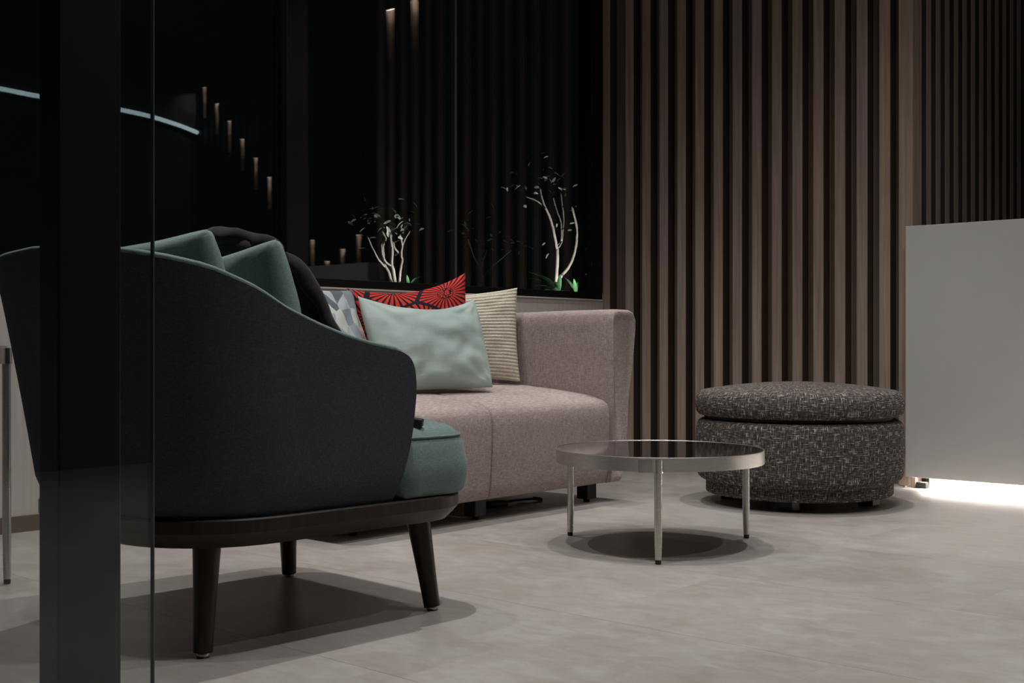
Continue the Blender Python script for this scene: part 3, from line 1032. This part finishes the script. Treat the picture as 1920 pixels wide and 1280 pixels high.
def tree(name, label, base, branches, nleaf, seed, spread=.06, tips=None):
    rnd_ = random.Random(seed)
    e = empty(name, base); tag(e, label, 'tree', 'young trees outside the windows')
    parts = []; ends = []
    for (r0, r1, pts) in branches:
        P = smooth_path([Vector(p) for p in pts], 5)
        n = len(P)
        P = [p + Vector((.004 * noise.noise(Vector((i * .5, seed, r0 * 90))), .002 * noise.noise(Vector((i * .6, 9, seed))), 0)) for i, p in enumerate(P)]
        parts.append(tube(P, [r0 + (r1 - r0) * i / (n - 1) for i in range(n)], 8))
        ends.append((P[-1], (P[-1] - P[-4]).normalized()))
    v, f = merge(*parts)
    new('trunk', v, f, M['bark'], e)
    per = max(1, nleaf // len(ends))
    for tip, dr in ends + (tips or []):
        for k in range(per):
            c = tip + dr * rnd_.uniform(-.02, .12) + Vector((rnd_.gauss(0, spread), rnd_.gauss(0, spread), rnd_.gauss(.02, spread * .8)))
            put(LEAF, 'leaf', e, c, (rnd_.uniform(-1.2, 1.2), rnd_.uniform(-1.1, .7), rnd_.uniform(0, 6.28)), rnd_.uniform(.6, 1.15))
    return e
def L(b, pts, depth):
    """branch laid out in the tree's own (y, z) plane, swinging forwards or back by depth towards its tip"""
    out = []
    for i, (y, z) in enumerate(pts):
        dx = depth * (i / max(1, len(pts) - 1))
        out.append(Vector((dx, y - b[1] + dx * -1.2, z - b[2] - dx * .12)))
    return out
b1 = Vector((-5.15, 6.287, 1.02))
tree('garden_tree', 'pale forked young tree lit from below, beside the window jamb', b1, [
    (.015, .012, L(b1, [(6.287, 1.01), (6.287, 1.106), (6.298, 1.222), (6.304, 1.348)], 0)),
    (.010, .006, L(b1, [(6.304, 1.340), (6.259, 1.471), (6.22, 1.557), (6.164, 1.624), (6.12, 1.73)], .10)),
    (.006, .003, L(b1, [(6.175, 1.61), (6.098, 1.643), (5.984, 1.661)], .06)),
    (.008, .005, L(b1, [(6.304, 1.345), (6.344, 1.386), (6.367, 1.478), (6.373, 1.569), (6.344, 1.74)], -.10)),
    (.006, .004, L(b1, [(6.35, 1.398), (6.344, 1.513), (6.304, 1.6), (6.259, 1.69)], -.05)),
    (.012, .007, L(b1, [(6.287, 1.10), (6.344, 1.162), (6.419, 1.22), (6.483, 1.311), (6.513, 1.415), (6.513, 1.507), (6.46, 1.64)], .04)),
], 84, 11, .075)
b2 = Vector((-5.15, 4.81, 1.02))
tree('garden_tree', 'smaller many-stemmed young tree lit from below, behind the velvet cushion', b2, [
    (.010, .006, L(b2, [(4.82, 1.01), (4.801, 1.124), (4.791, 1.155), (4.791, 1.187), (4.798, 1.241), (4.791, 1.283), (4.783, 1.341)], .03)),
    (.009, .005, L(b2, [(4.798, 1.01), (4.762, 1.111), (4.73, 1.152), (4.715, 1.215), (4.712, 1.267), (4.73, 1.311), (4.698, 1.351)], -.04)),
    (.006, .003, L(b2, [(4.73, 1.147), (4.683, 1.192), (4.648, 1.248), (4.613, 1.313)], .05)),
    (.006, .004, L(b2, [(4.791, 1.15), (4.747, 1.174), (4.726, 1.215), (4.722, 1.278)], .06)),
    (.008, .005, L(b2, [(4.84, 1.01), (4.853, 1.131), (4.864, 1.207), (4.805, 1.257), (4.791, 1.293)], -.03)),
    (.006, .004, L(b2, [(4.864, 1.207), (4.867, 1.245), (4.875, 1.283), (4.86, 1.341)], .03)),
    (.005, .003, L(b2, [(4.871, 1.277), (4.9, 1.322), (4.938, 1.368)], .02)),
], 70, 23, .06)
b3 = Vector((-6.6, 7.1, 1.02))
tree('garden_tree', 'dim unlit young tree in the dark between the two lit ones', b3, [
    (.010, .007, [(0, 0, -.01), (.01, .03, .14), (0, .02, .30), (.02, .06, .44)]),
    (.006, .003, [(0, .02, .2), (.03, .10, .30), (.04, .22, .38), (.05, .32, .45)]),
    (.006, .003, [(0, .025, .26), (-.03, -.04, .38), (-.04, -.10, .52)]),
], 40, 31, .06)
def fern(name, label, base, dirs, s, seed):
    r_ = random.Random(seed)
    e = empty(name, base); tag(e, label, 'plant', 'leafy plants outside the windows')
    for k, a in enumerate(dirs):
        put(FROND, 'frond', e, (0, 0, 0), (r_.uniform(-.3, .3), R(r_.uniform(-70, -25)), R(a)), s * r_.uniform(.75, 1.1))
    return e
fern('garden_fern', 'broad green arching leaves left of the forked tree', (-5.05, 6.20, 1.03), (-95, -80, -110, -60, -130, -70, -88, -102, -75, -50, -120), 1.0, 2)
fern('garden_fern', 'bright green leaf clump right of the forked tree', (-5.08, 6.42, 1.02), (0, 40, 80, -40, 120, 160, 200, -90, 300, 20, 60, 100, 140, -20, 90, 70), .85, 5)
fern('garden_fern', 'small green leaves at the foot of the many-stemmed tree', (-5.05, 4.83, 1.02), (60, 100, -60, 250, 0, 80, 120), .45, 8)

def uplight(label, loc, target, power):
    e = empty('garden_spotlight', loc); tag(e, label, 'spotlight', 'garden spotlights')
    v, f, _ = lathe([(.022, 0), (.024, .03), (.020, .03), (.019, .026), (.001, .026)], 16)
    new('housing', v, f, M['black_frame'], e)
    ld = bpy.data.lights.new('spot_beam', 'SPOT'); ld.energy = power; ld.spot_size = R(150); ld.spot_blend = .6
    ld.shadow_soft_size = .012; ld.color = (1, .97, .92)
    lo = bpy.data.objects.new('spot_beam', ld); COL.objects.link(lo); lo.parent = e
    lo.location = (0, 0, .035)
    dvec = Vector(target) - Vector(loc)
    lo.rotation_euler = dvec.to_track_quat('-Z', 'Y').to_euler()
uplight('small black garden spotlight at the foot of the forked tree', (-4.82, 6.28, 1.02), (-5.13, 6.32, 1.35), 26)
uplight('small black garden spotlight at the foot of the many-stemmed tree', (-4.84, 4.84, 1.02), (-5.13, 4.80, 1.25), 15)
